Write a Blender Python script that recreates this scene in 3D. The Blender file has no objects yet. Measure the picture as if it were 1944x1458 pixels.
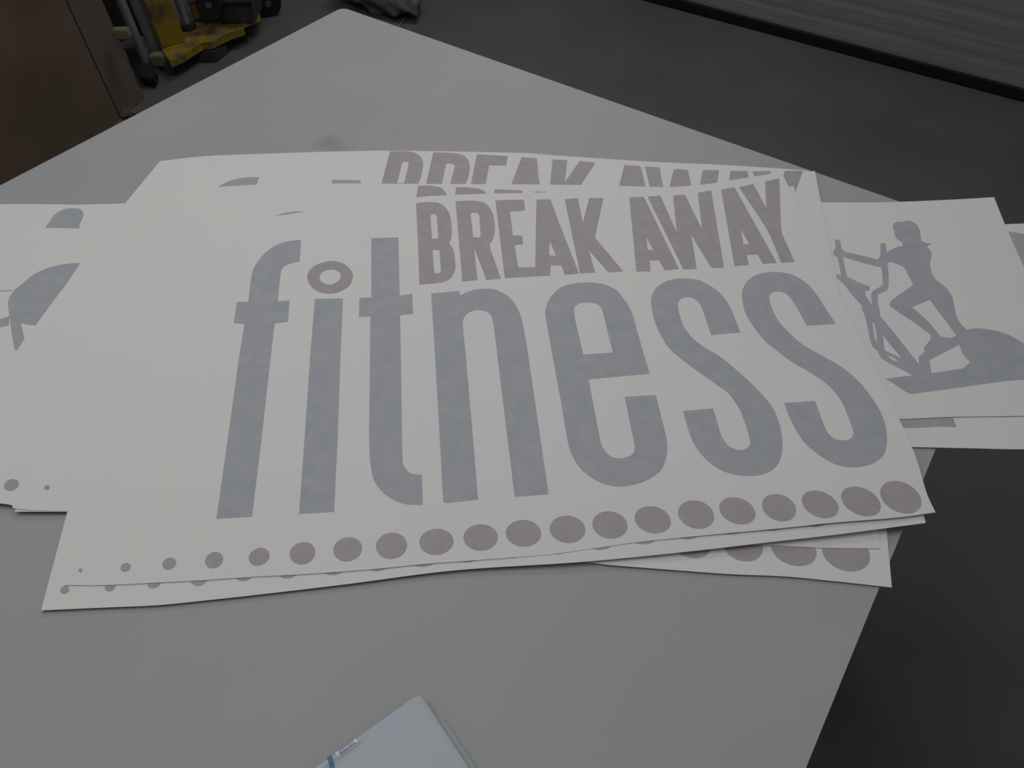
import bpy, bmesh, math, random
import numpy as np
from mathutils import Vector, Matrix
from mathutils.geometry import tessellate_polygon
random.seed(7)
S = bpy.context.scene
C = S.collection

# ------------------------------------------------------------------ camera
FPX, PITCH, ROLL, CAMZ = 1400.0, 0.8767600849815398, -0.027655639648437494, 1.58
_sp, _cp, _cr, _sr = math.sin(PITCH), math.cos(PITCH), math.cos(ROLL), math.sin(ROLL)
_R = Vector((1, 0, 0)); _U = Vector((0, _sp, _cp)); _F = Vector((0, _cp, -_sp))
_cx = _R * _cr + _U * _sr; _cy = -_R * _sr + _U * _cr; _cz = -_F
cam_d = bpy.data.cameras.new('camera'); cam = bpy.data.objects.new('camera', cam_d); C.objects.link(cam)
cam_d.sensor_fit = 'HORIZONTAL'; cam_d.sensor_width = 36.0; cam_d.lens = 36.0 * FPX / 1944.0
cam_d.clip_start = 0.02; cam_d.clip_end = 60
m = Matrix((( _cx.x, _cy.x, _cz.x, 0), (_cx.y, _cy.y, _cz.y, 0), (_cx.z, _cy.z, _cz.z, CAMZ), (0, 0, 0, 1)))
cam.matrix_world = m
S.camera = cam

# ------------------------------------------------------------------ world, lights, exposure
w = bpy.data.worlds.new('world'); S.world = w; w.use_nodes = True
w.node_tree.nodes['Background'].inputs[0].default_value = (0.88, 0.92, 1.0, 1)
w.node_tree.nodes['Background'].inputs[1].default_value = 0.13
S.view_settings.view_transform = 'Standard'; S.view_settings.look = 'None'
S.view_settings.gamma = 1; S.view_settings.exposure = 0.0; S.view_settings.use_curve_mapping = False

def area(name, loc, target, sx, sy, power, col=(1, 1, 1)):
    d = bpy.data.lights.new(name, 'AREA'); d.shape = 'RECTANGLE'; d.size = sx; d.size_y = sy
    d.energy = power; d.color = col
    o = bpy.data.objects.new(name, d); C.objects.link(o); o.location = loc
    o.rotation_euler = (Vector(target) - Vector(loc)).to_track_quat('-Z', 'Y').to_euler()
    return o
area('ceiling_lamp', (-0.50, 0.82, 3.0), (-0.33, 0.72, 0.9), 2.1, 1.3, 19.2, (1.0, 0.985, 0.94))
area('far_floor_fill', (0.4, 3.6, 3.2), (0.5, 3.4, 0.0), 1.6, 0.8, 26.0, (1.0, 0.985, 0.95))  # unseen fill light added to brighten the floor at the back

# ------------------------------------------------------------------ pixel <-> place helpers (photo measurements)
def ray_xy(px, py, z):
    x = (px - 972) / FPX; y = -(py - 729) / FPX
    x, y = _cr * x - _sr * y, _sr * x + _cr * y
    dx, dy, dz = x, y * _sp + _cp, y * _cp - _sp
    t = (z - CAMZ) / dz
    return (dx * t, dy * t)
def on_surface(px, py, h):
    z = 0.9
    for _ in range(5):
        X, Y = ray_xy(px, py, z); z = h(X, Y)
    return (X, Y)
TZ = 0.9      # table top height

# ------------------------------------------------------------------ materials
def mat(name, col, rough=0.6, var=0.0, scale=20.0, spec=0.5, metal=0.0, col2=None, bump=0.0, bscale=200.0, detail=4.0, coat=0.0, lo=0.35, hi=0.65, stretch=None):
    m = bpy.data.materials.new(name); m.use_nodes = True
    nt = m.node_tree; b = nt.nodes['Principled BSDF']
    b.inputs['Roughness'].default_value = rough; b.inputs['Metallic'].default_value = metal
    b.inputs['Specular IOR Level'].default_value = spec
    if coat: b.inputs['Coat Weight'].default_value = coat; b.inputs['Coat Roughness'].default_value = 0.08
    tc = nt.nodes.new('ShaderNodeTexCoord')
    src = tc.outputs['Object']
    if stretch:
        mp = nt.nodes.new('ShaderNodeMapping'); mp.inputs['Scale'].default_value = stretch
        nt.links.new(src, mp.inputs['Vector']); src = mp.outputs['Vector']
    n = nt.nodes.new('ShaderNodeTexNoise'); n.inputs['Scale'].default_value = scale; n.inputs['Detail'].default_value = detail
    nt.links.new(src, n.inputs['Vector'])
    r = nt.nodes.new('ShaderNodeValToRGB')
    if col2 is None: col2 = tuple(c * (1 - var) for c in col)
    r.color_ramp.elements[0].color = (*col2, 1); r.color_ramp.elements[1].color = (*col, 1)
    r.color_ramp.elements[0].position = lo; r.color_ramp.elements[1].position = hi
    nt.links.new(n.outputs['Fac'], r.inputs['Fac']); nt.links.new(r.outputs['Color'], b.inputs['Base Color'])
    if bump:
        n2 = nt.nodes.new('ShaderNodeTexNoise'); n2.inputs['Scale'].default_value = bscale; n2.inputs['Detail'].default_value = 3
        nt.links.new(src, n2.inputs['Vector'])
        bp = nt.nodes.new('ShaderNodeBump'); bp.inputs['Strength'].default_value = bump; bp.inputs['Distance'].default_value = 0.002
        nt.links.new(n2.outputs['Fac'], bp.inputs['Height']); nt.links.new(bp.outputs['Normal'], b.inputs['Normal'])
    return m
M = {}
M['paper'] = mat('transfer_tape', (0.73, 0.722, 0.71), 0.62, scale=5, col2=(0.705, 0.718, 0.728), detail=3, spec=0.3)
M['grey'] = mat('grey_vinyl', (0.42, 0.43, 0.452), 0.6, scale=55, col2=(0.35, 0.372, 0.425), detail=9, spec=0.3, lo=0.25, hi=0.75)
M['mauve'] = mat('mauve_vinyl', (0.43, 0.385, 0.40), 0.6, scale=55, col2=(0.36, 0.335, 0.37), detail=9, spec=0.3, lo=0.25, hi=0.75)
M['table'] = mat('cutting_table_surface', (0.395, 0.375, 0.385), 0.55, scale=3.2, col2=(0.355, 0.367, 0.385), detail=5, spec=0.3, lo=0.38, hi=0.62)
M['edge'] = mat('table_edge_board', (0.30, 0.28, 0.26), 0.7, var=0.2)
M['steel'] = mat('painted_steel', (0.18, 0.18, 0.19), 0.4, var=0.15)
M['floor'] = mat('concrete', (0.105, 0.102, 0.096), 0.75, scale=2.2, col2=(0.082, 0.086, 0.088), detail=8, spec=0.25, bump=0.15, bscale=60)
M['door'] = mat('door_sheet', (0.29, 0.292, 0.30), 0.6, scale=3.0, col2=(0.235, 0.24, 0.255), detail=6, spec=0.25, stretch=(1, 1, 22))
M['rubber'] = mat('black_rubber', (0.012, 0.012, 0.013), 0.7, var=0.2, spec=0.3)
M['card'] = mat('brown_cardboard', (0.150, 0.106, 0.082), 0.85, scale=4.5, col2=(0.118, 0.086, 0.060), detail=5, spec=0.15)
M['card2'] = mat('brown_cardboard_dusty', (0.145, 0.118, 0.096), 0.85, scale=3.0, col2=(0.120, 0.098, 0.084), detail=5, spec=0.15)
M['yellow'] = mat('worn_yellow_paint', (0.24, 0.165, 0.018), 0.55, scale=11, col2=(0.10, 0.075, 0.035), detail=9, spec=0.3, lo=0.38, hi=0.55)
M['ylight'] = mat('pale_yellow_paint', (0.42, 0.33, 0.07), 0.5, scale=20, var=0.3)
M['silver'] = mat('brushed_steel', (0.24, 0.25, 0.27), 0.45, var=0.3, scale=30, metal=0.35, stretch=(1, 1, 0.1))
M['dark'] = mat('oily_dark_steel', (0.04, 0.042, 0.048), 0.5, var=0.3)
M['cream'] = mat('cream_plastic', (0.19, 0.17, 0.10), 0.5, var=0.2)
M['hub'] = mat('grey_hub', (0.085, 0.085, 0.09), 0.4, var=0.2)
M['cloth'] = mat('dusty_grey_cloth', (0.135, 0.13, 0.118), 0.9, scale=22, var=0.55, bump=0.6, bscale=40)
M['string'] = mat('pale_string', (0.24, 0.24, 0.22), 0.8, var=0.2)
M['label'] = mat('glossy_white_film', (0.30, 0.355, 0.415), 0.22, scale=6, col2=(0.295, 0.352, 0.408), spec=0.45, coat=0.2)
M['film'] = mat('shiny_film', (0.355, 0.41, 0.47), 0.07, scale=6, var=0.02, spec=0.7, coat=1.0)
M['label2'] = mat('film_backing', (0.33, 0.365, 0.40), 0.5, scale=6, var=0.08)
M['blue'] = mat('blue_ink', (0.03, 0.17, 0.34), 0.4, scale=60, var=0.25)
M['scrap'] = mat('crumpled_paper', (0.12, 0.11, 0.10), 0.8, var=0.3)

def smudge(m, at, rad, col, amount):
    nt = m.node_tree; b = nt.nodes['Principled BSDF']; old = b.inputs['Base Color'].links[0].from_socket
    tc = nt.nodes.new('ShaderNodeTexCoord'); sb = nt.nodes.new('ShaderNodeVectorMath'); sb.operation = 'DISTANCE'
    nz = nt.nodes.new('ShaderNodeTexNoise'); nz.inputs['Scale'].default_value = 40
    nt.links.new(tc.outputs['Object'], sb.inputs[0]); sb.inputs[1].default_value = at
    mr = nt.nodes.new('ShaderNodeMapRange'); mr.inputs['From Min'].default_value = rad; mr.inputs['From Max'].default_value = 0
    mr.inputs['To Max'].default_value = amount; nt.links.new(sb.outputs['Value'], mr.inputs['Value'])
    ml = nt.nodes.new('ShaderNodeMath'); ml.operation = 'MULTIPLY'; nt.links.new(tc.outputs['Object'], nz.inputs['Vector'])
    nt.links.new(mr.outputs['Result'], ml.inputs[0]); nt.links.new(nz.outputs['Fac'], ml.inputs[1])
    mx = nt.nodes.new('ShaderNodeMix'); mx.data_type = 'RGBA'; nt.links.new(ml.outputs[0], mx.inputs[0])
    nt.links.new(old, mx.inputs[6]); mx.inputs[7].default_value = (*col, 1); nt.links.new(mx.outputs[2], b.inputs['Base Color'])
smudge(M['table'], (*ray_xy(622, 270, 0.9), 0.9), 0.03, (0.19, 0.19, 0.19), 0.9)
smudge(M['table'], (*ray_xy(645, 283, 0.9), 0.9), 0.03, (0.2, 0.21, 0.21), 0.6)

# ------------------------------------------------------------------ object helpers
def tag(o, label=None, cat=None, group=None, kind=None):
    if label: o['label'] = label
    if cat: o['category'] = cat
    if group: o['group'] = group
    if kind: o['kind'] = kind
    return o
def link(name, bm, m, parent=None, smooth=None):
    me = bpy.data.meshes.new(name)
    bmesh.ops.recalc_face_normals(bm, faces=bm.faces)
    if smooth is not None:
        for f in bm.faces: f.smooth = True
        for e in bm.edges:
            if len(e.link_faces) != 2 or e.calc_face_angle(0) > smooth: e.smooth = False
    bm.to_mesh(me); bm.free(); me.materials.append(M[m])
    o = bpy.data.objects.new(name, me); C.objects.link(o)
    if parent: o.parent = parent
    return o
def empty(name, loc=(0, 0, 0)):
    o = bpy.data.objects.new(name, None); o.location = loc; o.empty_display_size = 0.05; C.objects.link(o); return o
def local(o, parent):      # keep world placement under an offset parent
    o.parent = parent; o.location = (-parent.location.x, -parent.location.y, -parent.location.z)
def box_bm(x0, x1, y0, y1, z0, z1, bevel=0.0, bm=None):
    bm = bm or bmesh.new()
    r = bmesh.ops.create_cube(bm, size=1)
    for v in r['verts']:
        v.co = Vector((x0 if v.co.x < 0 else x1, y0 if v.co.y < 0 else y1, z0 if v.co.z < 0 else z1))
    if bevel:
        es = list({e for v in r['verts'] for e in v.link_edges})
        bmesh.ops.bevel(bm, geom=es, offset=bevel, segments=2, affect='EDGES')
    return bm
def prism_bm(pts, z0, z1, bevel=0.0, bm=None):
    bm = bm or bmesh.new()
    a = [bm.verts.new((x, y, z0)) for x, y in pts]; b = [bm.verts.new((x, y, z1)) for x, y in pts]
    n = len(pts); fs = [bm.faces.new(a), bm.faces.new(b)]
    for i in range(n): fs.append(bm.faces.new((a[i], a[(i + 1) % n], b[(i + 1) % n], b[i])))
    if bevel: bmesh.ops.bevel(bm, geom=list({e for f in fs for e in f.edges}), offset=bevel, segments=2, affect='EDGES')
    return bm
def tube_bm(pts, rad, seg=14, bm=None, cap=True):
    bm = bm or bmesh.new(); pts = [Vector(p) for p in pts]; rings = []
    for i, p in enumerate(pts):
        d = (pts[min(i + 1, len(pts) - 1)] - pts[max(i - 1, 0)]).normalized()
        u = d.orthogonal().normalized(); v = d.cross(u)
        if rings:
            pu = rings[-1][1]; u = (pu - d * pu.dot(d)).normalized(); v = d.cross(u)
        r = rad[i] if isinstance(rad, (list, tuple)) else rad
        rings.append(([bm.verts.new(p + (u * math.cos(t) + v * math.sin(t)) * r) for t in [2 * math.pi * k / seg for k in range(seg)]], u))
    for (a, _), (b, _) in zip(rings, rings[1:]):
        for k in range(seg): bm.faces.new((a[k], a[(k + 1) % seg], b[(k + 1) % seg], b[k]))
    if cap: bm.faces.new(rings[0][0]); bm.faces.new(rings[-1][0])
    return bm
def wheel_bm(c, axis, R, r_in, width, seg=40):
    c = Vector(c); ax = Vector(axis).normalized(); u = ax.orthogonal().normalized(); v = ax.cross(u); bm = bmesh.new()
    prof = [(r_in, -width / 2), (R * 0.86, -width / 2), (R * 0.96, -width * 0.4), (R, -width * 0.2), (R, width * 0.2), (R * 0.96, width * 0.4), (R * 0.86, width / 2), (r_in, width / 2)]
    rings = [[bm.verts.new(c + ax * h + (u * math.cos(2 * math.pi * k / seg) + v * math.sin(2 * math.pi * k / seg)) * r) for k in range(seg)] for r, h in prof]
    for i in range(len(rings)):
        a, b = rings[i], rings[(i + 1) % len(rings)]
        for k in range(seg): bm.faces.new((a[k], a[(k + 1) % seg], b[(k + 1) % seg], b[k]))
    return bm

# ------------------------------------------------------------------ floor and roller door
bm = box_bm(-7, 7, -4, 9, -0.1, 0); fl = link('floor', bm, 'floor'); tag(fl, kind='structure')
p0 = Vector((*ray_xy(1215, 0, 0), 0)); p1 = Vector((*ray_xy(1944, 195, 0), 0))
dd = (p1 - p0).normalized(); nn = Vector((-dd.y, dd.x, 0))          # nn points away from the table
A0 = p0 - dd * 0.55; A1 = p1 + dd * 1.9
def wall_strip(prof, a, b):     # profile of (offset along nn, z) swept along the wall
    bm = bmesh.new()
    va = [bm.verts.new(a + nn * o + Vector((0, 0, z))) for o, z in prof]; vb = [bm.verts.new(b + nn * o + Vector((0, 0, z))) for o, z in prof]
    n = len(prof)
    for i in range(n): bm.faces.new((va[i], va[(i + 1) % n], vb[(i + 1) % n], vb[i]))
    bm.faces.new(va); bm.faces.new(vb[::-1]); return bm
prof = []
z = 0.052
while z < 2.3:
    prof += [(0.0012, z), (0.0, z + 0.012), (0.0, z + 0.055), (0.0012, z + 0.066), (0.0014, z + 0.074)]; z += 0.079
prof += [(0.045, z), (0.045, 0.052)]
d1 = link('door_1', wall_strip(prof, A0, A1), 'door'); tag(d1, kind='structure')
sl = link('bottom_seal', wall_strip([(0.002, 0.0), (0.0, 0.008), (-0.002, 0.045), (0.004, 0.052), (0.04, 0.052), (0.04, 0.0)], A0, A1), 'rubber', d1)

# ------------------------------------------------------------------ table
tA = Vector((*ray_xy(650, 14, TZ), 0)); tL = Vector((*ray_xy(0, 352, TZ), 0)); tB = Vector((*ray_xy(1935, 462, TZ), 0)); tR = Vector((*ray_xy(1530, 1458, TZ), 0))
lng = (tR - tB).normalized()
c0, c1 = tA, tB; c2 = tB + lng * 1.95; c3 = tA + (tL - tA).normalized() * 1.95
def rounded(pts, r, n=5):
    out = []
    for i, p in enumerate(pts):
        a = (pts[i - 1] - p).normalized(); b = (pts[(i + 1) % len(pts)] - p).normalized()
        for k in range(n + 1):
            t = k / n; out.append(((p + a * r * (1 - t) ** 2 + b * r * t ** 2).x, (p + a * r * (1 - t) ** 2 + b * r * t ** 2).y))
    return out
tbl = empty('work_table', ((c0.x + c2.x) / 2, (c0.y + c2.y) / 2, 0))
tag(tbl, 'large pale pinkish-grey work table carrying all the decal sheets', 'table')
bm = prism_bm(rounded([c0, c1, c2, c3], 0.012), TZ - 0.006, TZ); bmesh.ops.bevel(bm, geom=[e for e in bm.edges if all(v.co.z > TZ - 0.001 for v in e.verts)], offset=0.002, segments=2, affect='EDGES')
top = link('tabletop', bm, 'table'); local(top, tbl)
bm = prism_bm(rounded([c0, c1, c2, c3], 0.012), TZ - 0.032, TZ - 0.0062); o = link('edge_board', bm, 'edge'); local(o, tbl)
ctr = (c0 + c1 + c2 + c3) / 4
ins = [ctr + (c - ctr) * 0.90 for c in (c0, c1, c2, c3)]
u1 = (c1 - c0).normalized(); u2 = (c3 - c0).normalized()
for c in ins:
    pts = [c + u1 * a * 0.03 + u2 * b * 0.03 for a, b in ((-1, -1), (1, -1), (1, 1), (-1, 1))]
    o = link('leg', prism_bm([(p.x, p.y) for p in pts], 0, TZ - 0.0325), 'steel'); local(o, tbl)

# ------------------------------------------------------------------ draped sheets
def sstep(t): t = max(0, min(1, t)); return t * t * (3 - 2 * t)
def undul(x, y): return 0.0007 * (math.sin(x * 9 + y * 4) + math.sin(y * 11 - x * 5) + 2)
STEP = 0.00095
def layer(k, extra=None):
    def h(x, y):
        z = TZ + 0.0004 + k * STEP * (0.42 + 0.58 * sstep((y - 0.29) / 0.16)) + undul(x, y) * (0.4 + 0.6 * sstep((y - 0.29) / 0.16))
        if extra: z += extra(x, y)
        return z
    return h
GX = 0.02
def smooth_path(pts):
    n = len(pts); out = []
    for i in range(n):
        p0, p1, p2, p3 = pts[i - 1], pts[i], pts[(i + 1) % n], pts[(i + 2) % n]
        s1, s2 = p1[2], p2[2]
        a = np.array(p1[:2], float); b = np.array(p2[:2], float)
        L = np.linalg.norm(b - a)
        if not s1 and not s2:
            k = max(1, int(L / 25)); out += [tuple(a + (b - a) * t / k) for t in range(k)]; continue
        m1 = (b - np.array(p0[:2])) / 2 if s1 else (b - a)
        m2 = (np.array(p3[:2]) - a) / 2 if s2 else (b - a)
        for mm in (m1, m2):
            q = np.linalg.norm(mm)
            if q > 1.3 * L: mm *= 1.3 * L / q
        k = max(3, int(L / 5))
        for j in range(k):
            t = j / k
            out.append(tuple((2*t**3-3*t**2+1)*a + (t**3-2*t**2+t)*m1 + (-2*t**3+3*t**2)*b + (t**3-t**2)*m2))
    return out
def drape(name, loops, h, lift, thick, m, parent=None):
    bm = bmesh.new()
    flat = [Vector((x, y, 0)) for lp in loops for x, y in lp]
    tris = tessellate_polygon([[Vector((x, y, 0)) for x, y in lp] for lp in loops])
    vs = [bm.verts.new(v) for v in flat]
    for t in tris:
        try: bm.faces.new([vs[i] for i in t])
        except ValueError: pass
    for v in [v for v in bm.verts if not v.link_faces]: bm.verts.remove(v)
    xs = [v.co.x for v in bm.verts]; ys = [v.co.y for v in bm.verts]
    for ax, lo, hi in ((0, min(xs), max(xs)), (1, min(ys), max(ys))):
        for k in range(math.ceil(lo / GX), math.floor(hi / GX) + 1):
            co = (k * GX, 0, 0) if ax == 0 else (0, k * GX, 0); no = (1, 0, 0) if ax == 0 else (0, 1, 0)
            bmesh.ops.bisect_plane(bm, geom=list(bm.verts) + list(bm.edges) + list(bm.faces), dist=1e-7, plane_co=co, plane_no=no)
    bmesh.ops.remove_doubles(bm, verts=bm.verts, dist=1e-6)
    bmesh.ops.dissolve_degenerate(bm, dist=1e-6, edges=bm.edges)
    for v in bm.verts: v.co.z = h(v.co.x, v.co.y) + lift
    r = bmesh.ops.extrude_face_region(bm, geom=list(bm.faces))
    for g in r['geom']:
        if isinstance(g, bmesh.types.BMVert): g.co.z += thick
    return link(name, bm, m, parent, smooth=0.6)
def px_loop(pts, h, smooth=True):
    pts = [(p[0], p[1], p[2] if len(p) > 2 else 0) for p in pts]
    return [on_surface(x, y, h) for x, y in smooth_path(pts)]

def extraA(x, y):     # the top sheet lifts towards its near right corner and along its near edge
    return 0.006 * sstep((x - 0.0) / 0.4) * sstep((0.62 - y) / 0.3)
def extraX(x, y): return 0.0045 * sstep((x + 0.1) / 0.5) * sstep((0.62 - y) / 0.3)
LV = dict(E2=0, E1=1.2, D2=2, C=2.4, C2=4, D1=5, B=6, X=7, A=9.4)
H = {k: layer(v, {'A': extraA, 'X': extraX}.get(k)) for k, v in LV.items()}
TH = 0.00025

OUT = {}
OUT['A'] = [(121,1111),(200,1111,1),(304,1106,1),(382,1102,1),(475,1095.6,1),(564,1091,1),(700,1081.5,1),(805,1071,1),(904,1063.7,1),(1042,1052.8,1),(1121,1042,1),(1219,1028.5,1),(1364,1014,1),(1473,1004,1),(1588,992,1),(1700,983,1),(1776,973),
            (1759,936,1),(1731,849,1),(1607,587,1),(1484,327),(1458,331,1),(1391,342,1),(1335,350.5,1),(1250,357,1),(1150,362,1),(1040,365.6,1),(923,368,1),(850,371,1),(792,374.6,1),(680,389,1),(576,403,1),(513,412,1),(395,430)]
OUT['X'] = [(78,1159),(200,1153.5,1),(300,1149,1),(400,1139,1),(500,1128,1),(660,1109,1),(864,1083,1),(1104,1067,1),(1300,1048,1),(1456,1030,1),(1588,1015,1),(1757.5,993),(1752,975),(1640,780),(1425,350),(900,385),(360,445),(210,700),(128,972)]
OUT['B'] = [(150,1010),(900,1012),(1688,996),(1600,700),(1507,354),(1310,356,1),(1130,352,1),(960,350,1),(720,349,1),(629,348.5,1),(487,351,1),(425,354.5,1),(345,361),(215,700)]
OUT['C2'] = [(28,971.5),(126,972),(800,1010),(1300,1030),(1463,1035.4,1),(1555,1040,1),(1671,1041.5),(1655,900),(1630,760),(1600,590,1),(1558.5,384,1),(1547,325),(1537,325.7),(1520,323,1),(1381,313.7,1),(1280,309.3,1),(1207,305.5,1),(1059,295.6,1),(1000,291,1),(779,286.6,1),(650,287.5,1),(418,295,1),(368,298.6,1),(304,306),(237,387),(150,600)]
OUT['C'] = [(220,1030),(700,1045),(1104,1067,1),(1160,1073,1),(1268,1081.5,1),(1384,1090,1),(1489,1094.5,1),(1588,1104,1),(1693,1115.5),(1688,1060),(1683,1005),(1640,800),(1535,400),(900,380),(330,400)]
OUT['D1'] = [(-520,930),(-250,946,1),(0,956,1),(23,959),(25,965),(60,969),(250,974),(330,600),(365,440),(151,434,1),(0,432.5,1),(-300,437)]
OUT['D2'] = [(-430,930),(0,935),(215,940),(290,600),(330,386),(237,386.5,1),(150,388.5,1),(0,388,1),(-250,396)]
OUT['E1'] = [(1480,795),(1708,795.6,1),(1808,791.6,1),(1944,789.7,1),(2085,786),(2030,690),(1938,495),(1907.5,426),(1887,374.5),(1820,378.5,1),(1720,383,1),(1640,384.5,1),(1500,384),(1440,384)]
OUT['E2'] = [(1480,846),(1731,849,1),(1835,851,1),(1944,853,1),(2110,850),(2080,690),(1990,423),(1944,424.5,1),(1907,426,1),(1800,430),(1470,425)]

LAB = {
 'A': 'topmost white decal sheet, fully readable, mauve capitals over a big grey lowercase word',
 'X': 'white decal sheet just under the fully readable one, tips of its dots peeking below',
 'B': 'white decal sheet showing only a thin strip of letter tops above the top sheet',
 'C2': 'white decal sheet farthest up the table, upper halves of mauve capitals along its edge',
 'C': 'white decal sheet jutting out at the lower right with four half-hidden mauve dots',
 'D1': 'white decal sheet on the left with a large grey leaf-like silhouette',
 'D2': 'white decal sheet at the far left showing only the top of a grey head',
 'E1': 'white decal sheet on the right with the silhouette of a woman on an elliptical trainer',
 'E2': 'lowest right-hand decal sheet, peeking from under the woman silhouette sheet past the table edge'}
GR = {'A': 'lettered decal sheets piled on the table', 'X': 'lettered decal sheets piled on the table', 'B': 'lettered decal sheets piled on the table', 'C2': 'lettered decal sheets piled on the table', 'C': 'lettered decal sheets piled on the table',
      'D1': 'decal sheets fanned out on the left', 'D2': 'decal sheets fanned out on the left', 'E1': 'decal sheets fanned out on the right', 'E2': 'decal sheets fanned out on the right'}
SH = {}
for k in ('A', 'X', 'B', 'C2', 'C', 'D1', 'D2', 'E1', 'E2'):
    SH[k] = drape('decal_sheet', [px_loop(OUT[k], H[k])], H[k], 0.0, TH, 'paper')
    tag(SH[k], LAB[k], 'decal sheet', GR[k])

# traced artwork, in crop coordinates of the photograph: (x0, y0, zoom)
K = dict(a=(680,280,6.075), b=(960,280,6.075), c=(1200,280,6.075), d=(400,420,5.206), e=(680,420,5.208), f=(1000,500,5.4), g=(1340,500,5.4),
         h=(400,680,4.557), i=(800,680,4.226), j=(1240,680,4.226), w=(1500,300,4.288), v=(1544,560,4.2875), l=(0,380,4.5575))
def T(s):
    """'a 668,645 855,632s ...' -> photo pixels; a letter switches the crop, a trailing s marks a smooth point"""
    out = []; cur = None
    for tok in s.split():
        if tok in K: cur = K[tok]; continue
        sm = 1 if tok.endswith('s') else 0
        x, y = tok.rstrip('s').split(','); out.append((cur[0] + float(x) / cur[2], cur[1] + float(y) / cur[2], sm))
    return out
GLYPH = {}
GLYPH['B'] = ('mauve', ['a 668,645 760,636s 855,632s 960,655s 1040,740s 1075,880s 1076,1040s 1045,1100 1095,1180s 1118,1300s e 958,480s 925,550s 870,592s 780,612s 605,628 595,300',
    'a 833,790 850,768 890,770 908,800 925,1045 910,1055 852,1058', 'e 735,290 745,283 790,285 805,295 818,505 805,518 752,515'])
GLYPH['R'] = ('mauve', ['a 1123,625 1250,618s 1380,622s 1470,650s 1540,740s 1575,880s 1570,1000s 1545,1075s e 1325,205s 1300,215 1305,270 1412,570 1268,582 1145,262 1180,582 1030,598',
    'a 1297,760 1315,752 1375,757 1398,790 1413,1020 1400,1040 1325,1038'])
GLYPH['E'] = ('mauve', ['a 1582,612 1912,605 1925,728 1750,740 1785,1018 1890,1018 1902,1115 1803,1130 b 145,1388 337,1380 f 83,134 e 1450,565'])
GLYPH['A1'] = ('mauve', ['b 355,605 370,602 505,600 520,608 600,830 835,1430 f 535,105 390,118 352,20 245,22 240,126 86,134 b 340,1378', 'b 505,1100 515,1095 580,1250 505,1248'])
GLYPH['K'] = ('mauve', ['b 680,598 832,590 890,870 962,585 1128,588 1028,1040 1355,1430 1185,1442 962,1190 1030,1445 858,1453'])
GLYPH['A2'] = ('mauve', ['b 1425,580 1585,570 c 155,610 540,1402 375,1420 310,1302 200,1305 212,1430 48,1432', 'c 165,1035 245,1185 178,1185'])
GLYPH['W'] = ('mauve', ['c 178,570 325,558 515,982 472,570 495,553 600,548 618,565 808,950 757,525 912,500 1058,1378 1040,1388 930,1392 900,1372 680,1005 745,1400 592,1408'])
GLYPH['A3'] = ('mauve', ['c 1025,490 1180,462 1667,1332 1508,1342 1445,1235 1320,1240 1345,1355 1180,1368', 'c 1252,945 1350,1112 1283,1118'])
GLYPH['Y'] = ('mauve', ['c 1232,460 1395,422 1547,700 1533,395 1697,358 1706,600 1722,960s 1780,1110 1872,1318 1718,1332 1600,1040s 1500,860s'])
GLYPH['f'] = ('grey', ['d 892,188 800,195s 690,222s 600,265s 520,335s 450,425s 415,500s 395,600s 372,798 260,800 230,1010 335,1015 h 245,0 140,760 50,1390 358,1372 440,700 518,0 d 632,1010 765,995 780,785 662,793 693,510s 715,460s 770,425s 880,400'])
GLYPH['i'] = ('grey', ['d 1030,770 1308,765 h 1122,0 1100,660 1068,1330 765,1348 815,660 860,0'])
GLYPH['t'] = ('grey', ['e 130,172 398,162 410,738 535,722 542,917 415,930 h 1645,0 1660,890s 1680,945s 1730,997s 1825,1010 1835,1270 1700,1265s 1600,1235s 1500,1170s 1420,1070s 1385,930s 1372,700s 1378,0 e 120,940 8,948 12,760 130,755'])
GLYPH['n'] = ('grey', ['e 722,718 1000,690 1010,735 1110,690s 1270,668s 1400,695s 1520,780s 1600,920s 1640,1080s i 860,0 1020,1092 748,1112 612,0 e 1360,1190s 1325,960s 1285,905s 1200,880s 1110,895s 1048,950s 1035,1020s i 358,0 410,600 455,1135 200,1163 175,1150 145,600 110,0'])
GLYPH['e'] = ('grey', ['f 600,198s 450,215s 340,255s 250,340s 200,440s 190,520s 205,620s 260,930 i 1055,0 1120,350 1165,620s 1200,760s 1290,900s 1440,1000s 1590,1030s 1740,1005s 1860,950s j 75,880s 110,760s 105,640s 20,297 i 1630,312 1700,650s 1710,720s 1690,775s 1600,805s 1520,790s 1460,730s 1440,680s 1340,170 1832,125 f 1180,870 1100,580s 1060,470s 990,360s 900,265s 760,210s',
    'f 487,470s 505,430s 560,405s 630,402s 700,410s 750,440s 775,490s 882,915 580,938 490,550s'])
GLYPH['s1'] = ('grey', ['f 1620,158s 1500,165s 1400,200s 1320,260s 1280,340s 1275,430s 1310,590s 1370,730s 1450,860s 1570,970s j 370,115s 520,220s 610,290s 680,390s 725,490s 778,665s 770,705s 740,730s 680,738s 600,700s 545,620s 510,500s 480,405 240,425 290,600s 360,740s 480,860s 600,920s 760,945s 900,925s 1000,850s 1035,720s 1020,560s 970,420s 880,300s 750,170s 550,0s g 0,875s f 1830,870s 1700,770s 1610,650s 1570,540s 1548,420s 1565,375s 1620,350s 1690,352s 1750,390s 1795,460s 1890,735 g 352,708 270,500s 200,370s 100,270s 0,205s f 1850,215s 1750,170s'])
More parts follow.
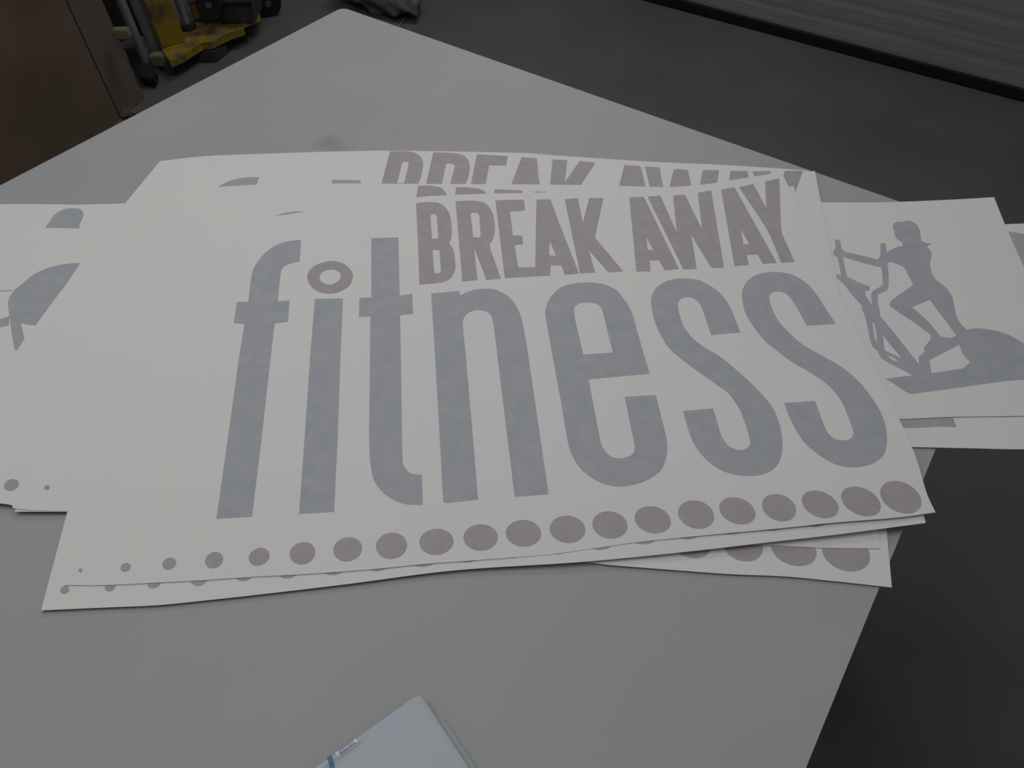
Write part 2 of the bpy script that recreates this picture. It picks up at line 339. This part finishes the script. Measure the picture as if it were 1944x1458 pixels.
GLYPH['s2'] = ('grey', ['g 740,90s 620,97s 500,130s 410,200s 370,300s 375,400s 410,520s 480,640s 600,790s 720,890s 880,1010s j 1250,110s 1400,215s 1500,330s 1560,460s 1605,590s 1590,640s 1540,660s 1460,650s 1400,600s 1360,510s 1297,345 1050,362 1110,510s 1200,660s 1320,770s 1460,850s 1610,876s 1760,845s 1850,770s 1875,650s 1850,500s 1780,360s 1650,190s 1500,65s 1385,0s g 1000,840s 860,720s 750,600s 680,470s 648,350s 670,303s 740,288s 810,305s 870,360s 940,470s 1035,640 1330,620 1230,470s 1140,330s 1040,215s 900,125s'])
GLYPH['ring'] = ('mauve', ['d 955,555s 975,490s 1050,430s 1195,395s 1320,425s 1395,500s 1405,560s 1370,640s 1280,695s 1175,717s 1060,695s 980,630s', 'd 1075,555s 1110,500s 1195,478s 1265,500s 1287,545s 1265,590s 1180,630s 1105,605s'])
# row of dots: cx, cy, rx, ry in photo pixels
def dl(x0, y0, s, rows): return [(x0 + a / s, y0 + b / s, c / s, d / s) for a, b, c, d in rows]
DOTS = dl(60, 960, 3.0375, [(283,374,11,11),(543,356,31,24),(795,335,42,33),(1053,315,54,45),(1313,295,62,49),(1563,275,75,63),(1823,252,84,69)]) \
     + dl(660, 880, 3.0375, [(253,475,90,75),(512,452,99,75),(767,427,99,76),(1014,403,102,77),(1268,380,103,78),(1512,355,102,78)]) \
     + dl(1160, 880, 3.0375, [(240,325,106,76),(490,295,106,79),(728,273,108,73),(968,255,102,74),(1205,236,111,72),(1440,219,121,76),(1670,195,126,84)])
def dot_px(cx, cy, rx, ry, tilt, n=40):
    c, s = math.cos(tilt), math.sin(tilt)
    return [(cx + rx * math.cos(t) * c - ry * math.sin(t) * s, cy + rx * math.cos(t) * s + ry * math.sin(t) * c) for t in [2 * math.pi * k / n for k in range(n)]]
def tilt_at(cx): return math.radians(np.interp(cx, [230, 420, 700, 1000, 1400, 1710], [-25, -30, -12, 3, 20, 26]))

hA = H['A']; LIFT = TH + 0.00008; VT = 0.00018
GW = {k: (m_, [px_loop(T(s), hA) for s in ls]) for k, (m_, ls) in GLYPH.items()}       # world outlines on the top sheet
DW = [[on_surface(x, y, hA) for x, y in dot_px(*d, tilt_at(d[0]))] for d in DOTS]
PN = {'ring': 'ring'}
for k, (m_, lps) in GW.items():
    drape(PN.get(k, 'letter'), lps, hA, LIFT, VT, m_, SH['A'])
for lp in DW: drape('dot', [lp], hA, LIFT, VT, 'mauve', SH['A'])

# the same artwork on the sheets below, placed by matching the points that can be seen
def gp(c, x, y): k = K[c]; return (k[0] + x / k[2], k[1] + y / k[2])
def fit(src, dst, hs, hd, deg):      # turn and shift the artwork; deg allows a slight bow of the sheet along its length
    a = np.array([on_surface(*p, hs) for p in src]); b = np.array([on_surface(*p, hd) for p in dst])
    ma, mb = a.mean(0), b.mean(0); u, s_, vt = np.linalg.svd((a - ma).T @ (b - mb)); Rm = vt.T @ u.T
    res = b - ((a - ma) @ Rm.T + mb); basis = lambda x: [x ** k for k in range(deg + 1)]
    X_, *_ = np.linalg.lstsq(np.array([basis(p[0]) for p in a]), res, rcond=None)
    return lambda p: tuple(Rm @ (np.array(p) - ma) + mb + np.array(basis(p[0])) @ X_)
src2 = [gp('a',668,645), gp('a',1123,625), gp('a',1582,612), gp('a',1912,605), gp('b',355,605), gp('b',680,598), gp('b',1128,588), gp('b',1425,580), gp('c',178,570), gp('c',472,560), gp('c',912,500), gp('c',1025,490), gp('c',1232,460), gp('c',1697,358), gp('d',892,188), gp('e',130,172), gp('e',398,162)]
dst2 = [gp('a',355,60), gp('a',850,75), gp('a',1340,95), gp('a',1708,105), gp('b',175,118), gp('b',535,143), gp('b',1045,170), gp('b',1385,203), gp('c',168,212), gp('c',512,232), gp('c',1025,252), gp('c',1152,262), gp('c',1385,278), gp('c',1918,305), (492.6,337.4), (629,339.4), (684,343.3)]
fC2 = fit(src2, dst2, hA, H['C2'], 2); fC2w = fit(src2[:1] + src2[14:], dst2[:1] + dst2[14:], hA, H['C2'], 1)
for k in ('B', 'R', 'E', 'A1', 'K', 'A2', 'W', 'A3', 'Y', 'f', 't'):
    drape('letter', [[(fC2w if k in 'ft' else fC2)(p) for p in lp] for lp in GW[k][1]], H['C2'], LIFT, VT, GW[k][0], SH['C2'])
srcB = src2[:5] + [src2[14]]; dstB = [gp('a',690,465), gp('a',1130,472), gp('a',1570,488), gp('a',1893,490), gp('b',340,500), (576,399.5)]
fB = fit(srcB, dstB, hA, H['B'], 1)
for k in ('B', 'R', 'E', 'A1', 'f'):
    drape('letter', [[fB(p) for p in lp] for lp in GW[k][1]], H['B'], LIFT, VT, GW[k][0], SH['B'])
hX = H['X']
for d in DOTS[:18]:
    cx = d[0] + np.interp(d[0], [150, 1600], [-30, -20]); cy = d[1] + np.interp(d[0], [239, 407, 492, 575, 660, 743, 1158, 1400, 1600], [37, 33, 29, 26, 25.5, 22.5, 21, 19, 16])
    rx, ry = d[2] * 1.02, d[3] * 1.02
    if d is DOTS[0]: rx, ry = 9, 7
    drape('dot', [[on_surface(x, y, hX) for x, y in dot_px(cx, cy, rx, ry, tilt_at(d[0]))]], hX, LIFT, VT, 'mauve', SH['X'])
hC = H['C']
for cx, cy, rx, ry, t in ((1606,1050,47,33,.35), (1507,1044,44,29,.3), (1411,1038,38,27,.25), (1313,1036,36,23,.2)):
    drape('dot', [[on_surface(x, y, hC) for x, y in dot_px(cx, cy, rx, ry, t)]], hC, LIFT, VT, 'mauve', SH['C'])

# right sheets: woman on an elliptical trainer
hE = H['E1']
WOMAN = 'w 835,560s 848,530s 885,520s 920,520 945,511s 985,515s 1030,545s 1055,595s 1062,645s 1080,685s 1150,700 1110,722 1140,755s 1150,790s 1140,830s 1140,890s 1158,950s 1195,1000s 1260,1050s 1310,1115s 1330,1180s 1345,1260s 1375,1335s 1440,1405 1430,1470 1350,1442 1240,1295 1135,1155 990,1215 1055,1270s 1130,1340 1245,1478 1150,1490 1138,1436 1019,1345 889,1262 812,1205 808,1190 820,1165s 900,1105s 1000,1035 985,1000s 950,935s 925,890s 870,865s 825,848 790,850 745,888 700,882s 560,845 440,808 395,808 362,797s 350,765s 362,742 425,745 450,768 600,800 712,828 735,795 790,765s 855,732s 915,718 912,690 890,670 870,660s 850,625s 848,600'
HANDLE1 = 'w 362,675 372,665 398,667 410,688 425,790 460,968 415,958 398,870 375,760'
HANDLE2 = 'w 735,700 760,692 780,700 785,800 800,930 803,1030 790,1075 715,1110 712,1140 722,1262 690,1262 665,1197 658,1110 670,1085 740,1045 755,1030 750,950 740,880 735,780'
FRAME = ['w 375,950 400,952 460,965 560,1015 650,1050 642,1082 608,1080 620,1130 665,1200 700,1215 722,1215 v 525,90 545,175 640,290 855,560 860,640 810,657 790,645 600,545 550,515 525,460 480,420 460,360 425,190 395,110 w 585,1205 500,1110 430,1020 385,985',
         'v 565,330 718,518 580,452', 'v 478,222 492,228 512,310 518,400 498,350', 'v 590,490 640,505 700,545 650,535']
BASE = ['v 858,505 905,460 900,430 955,360 965,335 1120,352 1165,330 1245,288 1300,275s 1370,275s 1530,305s 1650,360s 1760,430s 1850,540s 1880,670 1715,690 1560,700 1250,745 800,806 770,798 590,683 700,668 815,657 858,620',
        'v 945,530 1185,405 1215,480 1275,548 1215,600 960,638']
drape('woman_silhouette', [px_loop(T(WOMAN), hE)], hE, LIFT + 0.00004, VT, 'grey', SH['E1'])
drape('trainer_handle', [px_loop(T(HANDLE1), hE)], hE, LIFT - 0.00004, VT, 'grey', SH['E1'])
drape('trainer_handle', [px_loop(T(HANDLE2), hE)], hE, LIFT - 0.00004, VT, 'grey', SH['E1'])
drape('trainer_frame', [px_loop(T(s), hE) for s in FRAME], hE, LIFT - 0.00002, VT, 'grey', SH['E1'])
drape('trainer_base', [px_loop(T(s), hE) for s in BASE], hE, LIFT, VT, 'grey', SH['E1'])
h2 = H['E2']
drape('silhouette_piece', [px_loop([(1880,438),(1915,440.5),(1944,445,1),(1975,460,1),(1995,500,1),(1990,560),(1930,560)], h2)], h2, LIFT, VT, 'grey', SH['E2'])
drape('silhouette_piece', [px_loop([(1690,770),(1800,765),(1815,811),(1780,810,1),(1750,812,1),(1714,812,1),(1700,808)], h2)], h2, LIFT, VT, 'grey', SH['E2'])

# left sheets
h1 = H['D1']
drape('silhouette_head', [px_loop(T('l 695,545 600,550s 450,578s 300,640s 200,720s 110,800s 72,880s 76,950s 90,1060s 110,1200s 130,1300 150,1300 213,1200 182,1062 230,1076s 310,1085 345,1030s 450,890 560,745 640,630'), h1)], h1, LIFT, VT, 'grey', SH['D1'])
drape('silhouette_arm', [px_loop(T('l 82,1005 40,1020 0,1030 -300,1090 -700,1120 -700,1210 -300,1170 0,1102 80,1085'), h1)], h1, LIFT - 0.00004, VT, 'grey', SH['D1'])
drape('silhouette_line', [px_loop(T('l 105,778 0,785 -400,800 -400,808 0,792 105,785'), h1)], h1, LIFT - 0.00002, VT, 'grey', SH['D1'])
for cx, cy, rx, ry, t in ((22,921,14.5,10.5,-.35), (89.5,926,5.5,4.5,-.3), (-52,917,20,14,-.2), (-130,913,26,18,-.2)):
    drape('dot', [[on_surface(x, y, h1) for x, y in dot_px(cx, cy, rx, ry, t)]], h1, LIFT, VT, 'mauve', SH['D1'])
h0 = H['D2']
drape('silhouette_head', [px_loop(T('l 390,240 430,190s 470,130s 550,82s 610,72s 690,78s 722,110s 712,165s 690,205 682,320 370,320'), h0)], h0, LIFT, VT, 'grey', SH['D2'])

# ------------------------------------------------------------------ small stack of glossy film sheets, near edge
NC = 7
def card_out(i):        # i = 0 top
    return i
sc = lambda x, y: (560 + x / 4.86, 1280 + y / 4.86)
c_tip = Vector(ray_xy(*sc(1128, 196), TZ + 0.012)); c_left = Vector(ray_xy(*sc(200, 850), TZ + 0.012)); c_right = Vector(ray_xy(*sc(1585, 865), TZ + 0.012))
ul = (c_left - c_tip).normalized(); ur = Vector((-ul.y, ul.x)); 
if ur.dot(c_right - c_tip) < 0: ur = -ur
ur = (ur * 0.35 + (c_right - c_tip).normalized() * 0.65).normalized()
offs = [(0, 0), (0.0025, 0.000), (0.0032, 0.0015), (0.0045, 0.002), (0.0080, 0.0265), (0.0088, 0.028), (0.0096, 0.029)]
CL = ['glossy white film sheet with a blue line, topmost of the small near stack', 'second film sheet down in the small near stack, just under the blue-lined one', 'third film sheet down in the small glossy stack at the near edge', 'middle film sheet of the small stack, between the third and fifth', 'fifth film sheet down in the small near stack, its corner poking out to the right', 'film sheet second from the bottom of the small near stack', 'bottom film sheet of the small near stack, lying on the bare table']
for i in range(NC):
    a, b = offs[i]
    # cards lower down are shifted to the right of the one on top
    tip = c_tip - ul * a * 1.0 + ur * b * 0.9
    L1, L2, r = 0.26, 0.20, 0.004
    q = [tip, tip + ul * L1, tip + ul * L1 + ur * L2, tip + ur * L2]
    pts = rounded([Vector((p.x, p.y, 0)) for p in q], r, 4)
    zc = TZ + 0.0006 + 0.0019 * (NC - 1 - i)
    tip3 = tip.copy()
    def hc(x, y, tip3=tip3, zc=zc, i=i):
        d = (Vector((x, y)) - tip3).dot(ur)         # far-left edge droops like a bent film
        dl_ = (Vector((x, y)) - tip3).dot(ul)
        return zc - 0.0011 * sstep(1 - d / 0.006) * sstep((dl_ - 0.03) / 0.04)
    gx = GX; GX = 0.004 if i == 0 else 0.02
    o = drape('film_sheet', [pts], hc, 0.0, 0.0006, 'label' if i < 2 else 'label2')
    tag(o, CL[i], 'plastic sheet', 'glossy film sheets stacked at the near edge')
    if i == 0:
        bl = [Vector(ray_xy(*sc(*p), zc)) for p in ((288, 770), (340, 742), (352, 790), (372, 865), (385, 930), (338, 930), (322, 865), (305, 800))]
        drape('ink_line', [[(p.x, p.y) for p in bl]], hc, 0.0007, 0.0001, 'blue', o)['label'] = 'short blue line'
        ce = tip + ul * 0.060
        q = [ce - ur * 0.0005, ce + ul * 0.019 - ur * 0.0005, ce + ul * 0.019 + ur * 0.0028, ce + ur * 0.0028]
        def hr(x, y, hc=hc, ce=ce):
            d = (Vector((x, y)) - ce).dot(ur); t_ = (Vector((x, y)) - ce).dot(ul)
            return hc(x, y) + 0.0005 + (0.0008 + 0.0003 * math.sin(t_ * 520)) * math.sin(math.pi * max(0, min(1, (d + 0.0005) / 0.0033))) * sstep(t_ / 0.006) * sstep((0.019 - t_) / 0.006)
        GX = 0.001
        drape('curled_edge', [[(p.x, p.y) for p in q]], hr, 0.0, 0.0002, 'film', o)['label'] = 'shiny curled edge'
    GX = gx

# ------------------------------------------------------------------ cardboard boxes on the left
def F(px, py, z=0.0): return Vector((*ray_xy(px, py, z), z))
b0 = F(228, 225); b1 = F(275, 190)
dirn = Vector((b0.x + 1.98, b0.y - 1.5, 0)).normalized()          # along the long side, away from camera
dirn = (b0 - Vector((-1.80, 1.95, 0))).normalized()
perp = Vector((-dirn.y, dirn.x, 0))                                # to the left
def carton(name, near, far, depth, height, m, lab, flap=True):
    d = (far - near).normalized(); n = Vector((-d.y, d.x, 0)); L = (far - near).length
    root = empty(name, tuple(near)); tag(root, lab, 'box', 'cardboard boxes beside the table')
    def pt(a, b, z): p = d * a + n * b; return Vector((p.x, p.y, z))
    bm = bmesh.new()
    def slab(a0, a1, b0_, b1_, z0, z1):
        vs = [bm.verts.new(pt(a, b, z)) for z in (z0, z1) for a, b in ((a0, b0_), (a1, b0_), (a1, b1_), (a0, b1_))]
        for f in ((0,1,2,3),(4,5,6,7),(0,1,5,4),(1,2,6,5),(2,3,7,6),(3,0,4,7)): bm.faces.new([vs[i] for i in f])
    t = 0.005
    slab(0, L, 0, t, 0, height); slab(0, L, depth - t, depth, 0, height); slab(0, t, t, depth - t, 0, height); slab(L - t, L, t, depth - t, 0, height); slab(t, L - t, t, depth - t, 0, t)
    o = link('body', bm, m, root)
    for k, (bb0, bb1) in enumerate(((0.0, depth / 2 - 0.001), (depth / 2 + 0.001, depth))):
        bm = bmesh.new(); slab(0.001, L - 0.001, bb0, bb1, height, height + t); o = link('flap', bm, m, root)
    return root, d, n, L
cb, dcb, ncb, Lcb = carton('cardboard_box', Vector((-2.02, 1.30, 0)), b0, 0.75, 1.05, 'card', 'large stained brown cardboard box filling the upper left, nearest the table edge')
b0b = b0 + Vector((-0.012, 0.01, 0)) 
db = (b1 - b0).normalized()
cb2, _, _, _ = carton('cardboard_box', b0 + db * 0.006 + Vector((0.001, 0, 0)), b1, 0.55, 0.78, 'card2', 'narrow greyer cardboard box standing right behind the stained one, beside the yellow machine')
# crumpled scrap at its foot
bm = bmesh.new(); bmesh.ops.create_icosphere(bm, subdivisions=3, radius=0.022)
for v in bm.verts: v.co *= 1 + 0.45 * math.sin(v.co.x * 320 + v.co.y * 210) * math.cos(v.co.z * 260 + v.co.x * 90); v.co.z = v.co.z * 0.6
zmin = min(v.co.z for v in bm.verts)
sp_ = F(233, 216)
for v in bm.verts: v.co += Vector((sp_.x + 0.035, sp_.y - 0.02, -zmin))
tag(link('paper_scrap', bm, 'scrap'), 'small crumpled paper scrap on the floor at the foot of the cardboard boxes', 'paper scrap')

# ------------------------------------------------------------------ yellow wheeled lifting machine
mc = empty('wheeled_lift', tuple(F(380, 70))); tag(mc, 'worn yellow wheeled lifting machine with silver upright tubes beside the cardboard boxes', 'machine')
def part(name, bm, m, smooth=None, parent=mc):
    o = link(name, bm, m, None, smooth)
    o.parent = parent
    if parent is mc: o.location = -mc.location
    return o
zb = 0.085
def P(px, py, z): return ray_xy(px, py, z)
plate = [P(x, y, zb) for x, y in ((308,96),(322,116),(345,106),(368,90),(384,80),(402,80),(434,62),(463,54),(459,40),(440,30),(400,36),(372,36),(345,44),(328,62),(312,74))]
part('base_plate', prism_bm(plate, zb - 0.03, zb, 0.002), 'yellow')
part('toe_plate', prism_bm([P(x, y, 0.095) for x, y in ((440,30),(459,41),(477,34),(492,27),(487,15),(470,20))], 0.065, 0.095, 0.002), 'ylight')
def upright(px, py, r, h, m, name, z0=0.0, lean=(0, 0)):
    x, y = P(px, py, z0); return part(name, tube_bm([(x, y, z0), (x + lean[0], y + lean[1], z0 + h)], r, 20), m, 0.6), (x, y)
_, t1 = upright(283, 131, 0.019, 1.15, 'silver', 'mast_tube', 0.012, (-0.02, 0.03))
part('tube_foot', prism_bm([(t1[0] + a, t1[1] + b) for a, b in ((-.03,-.02),(.045,-.015),(.05,.03),(-.025,.03))], 0.0, 0.0118, 0.002), 'silver')
_, t2 = upright(299, 107, 0.024, 1.15, 'steel', 'mast_tube', 0.03, (-0.02, 0.03))
_, t2b = upright(306, 100, 0.011, 1.15, 'silver', 'mast_tube', 0.03, (-0.02, 0.03))
x, y = P(303, 108, 0.06)
part('clamp', box_bm(x - 0.035, x + 0.035, y - 0.03, y + 0.02, 0.03, 0.075, 0.004), 'cream')
x, y = P(325, 88, zb)
ux = Vector((0.86, 0.5, 0)); uy = Vector((-0.5, 0.86, 0))
def obox(cx, cy, hx, hy): return [((Vector((cx, cy, 0)) + ux * a * hx + uy * b * hy).x, (Vector((cx, cy, 0)) + ux * a * hx + uy * b * hy).y) for a, b in ((-1,-1),(1,-1),(1,1),(-1,1))]
part('column', prism_bm(obox(x, y + 0.03, 0.052, 0.02), zb, 1.15, 0.003), 'yellow')
x2, y2 = P(376, 42, zb)
part('column', prism_bm(obox(x2, y2 + 0.04, 0.028, 0.02), zb, 1.0, 0.003), 'yellow')
xr, yr = P(357, 50, zb + 0.01); part('piston', tube_bm([(xr, yr, zb), (xr - 0.015, yr + 0.02, 1.0)], 0.02, 20), 'silver', 0.6)
part('piston_collar', tube_bm([(xr, yr, zb), (xr, yr, zb + 0.03)], 0.034, 20), 'dark', 0.6)
x, y = P(232, 64, 0.30); part('bracket', box_bm(x - 0.03, x + 0.03, y - 0.02, y + 0.02, 0.285, 0.32, 0.004), 'cream')
part('rear_panel', prism_bm(obox(*(Vector(P(262, 118, 0)) + Vector((-0.06, 0.12))), 0.09, 0.012), 0.05, 1.1, 0.002), 'dark')
foot = [P(x, y, 0.05) for x, y in ((372,98),(390,84),(412,80),(424,70),(428,80),(405,98))]
part('foot_block', prism_bm(foot, 0.0, 0.05, 0.004), 'dark')
foot = [P(x, y, 0.05) for x, y in ((312,104),(330,112),(326,122),(310,124))]
part('foot_block', prism_bm(foot, 0.0, 0.05, 0.004), 'dark')
camv = Vector((0.25, -0.72, 0.30)).normalized()
def caster(px, py, z, R, wd, axis):
    x, y = P(px, py, z)
    wv = part('wheel', wheel_bm((x, y, z), axis, R, R * 0.22, wd), 'rubber', 0.5)
    hb = link('hub', tube_bm([Vector((x, y, z)) - Vector(axis).normalized() * wd * 0.55, Vector((x, y, z)) + Vector(axis).normalized() * wd * 0.55], R * 0.24, 20), 'hub', None, 0.6)
    hb.parent = wv
    return wv
caster(397, 8, 0.20, 0.055, 0.035, (0.2, -1, 0.12))
caster(508, 4, 0.062, 0.062, 0.04, (0.35, -1, 0.0))
x, y = P(425, 2, 0.2); part('axle', tube_bm([(x - 0.16, y + 0.02, 0.2), (x + 0.12, y + 0.02, 0.2)], 0.018, 16), 'hub', 0.6)
part('motor_block', box_bm(x - 0.06, x + 0.10, y + 0.03, y + 0.2, zb, 0.34, 0.01), 'dark')
part('chassis', prism_bm([P(a, b, 0.1) for a, b in ((400,36),(440,30),(470,20),(492,10),(500,-25),(400,-25),(345,0),(345,44),(372,36))], 0.07, 0.0995), 'dark')

part('shade_block', prism_bm([P(a, b, 0.045) for a, b in ((236,92),(262,88),(280,118),(297,136),(290,150),(266,146))], 0.012, 0.045, 0.003), 'rubber')  # low black block added to deepen the shade under the tube foot

# ------------------------------------------------------------------ grey bag of rags and strings
bc = F(724, 4); rb = random.Random(3)
bm = bmesh.new(); bmesh.ops.create_icosphere(bm, subdivisions=5, radius=1)
for v in bm.verts:
    n = v.co.copy()
    f = 1 + 0.10 * math.sin(13 * n.x + 9 * n.y + 4 * n.z) * math.cos(8 * n.z - 6 * n.y) + 0.14 * math.sin(5.1 * n.x + 3 * n.z) * math.cos(4 * n.y + 2 * n.x) + 0.08 * abs(math.sin(9 * n.x + 7 * n.y)) + 0.05 * math.sin(17 * n.z + 11 * n.x)
    tipw = max(0, n.dot(Vector((0.45, -0.88, -0.1)))) ** 9
    v.co = Vector((n.x * 0.20 * f, n.y * 0.15 * f, max(n.z, -0.55) * 0.14 * f)) + Vector((0.10, -0.15, -0.04)) * tipw
zmin = min(v.co.z for v in bm.verts)
for v in bm.verts: v.co.z -= zmin
bag = link('rag_bag', bm, 'cloth', None, 0.9); bag.location = (bc.x, bc.y + 0.02, 0.0)
tag(bag, 'crumpled dusty grey cloth bag lying on the floor beyond the far table corner', 'bag')
def string(name, pts, r, lab):
    o = link(name, tube_bm(pts, r, 8), 'string', None, 0.9); tag(o, lab, 'string', 'loose strings by the grey bag'); return o
s1 = [F(688, -12, 0.0032), F(690.5, 6, 0.0032), F(692, 18, 0.0032), F(696, 34, 0.0032), F(700, 46, 0.0032)]
string('loose_string', s1, 0.0022, 'pale string running from the grey bag to the table, left of the two strings')
s2 = [F(769, 26, 0.0032), F(767, 34, 0.0032), F(763, 42, 0.0032), F(757, 50, 0.0032), F(750, 58, 0.0032)]
string('loose_string', s2, 0.0026, 'short pale string at the pointed tip of the grey bag')
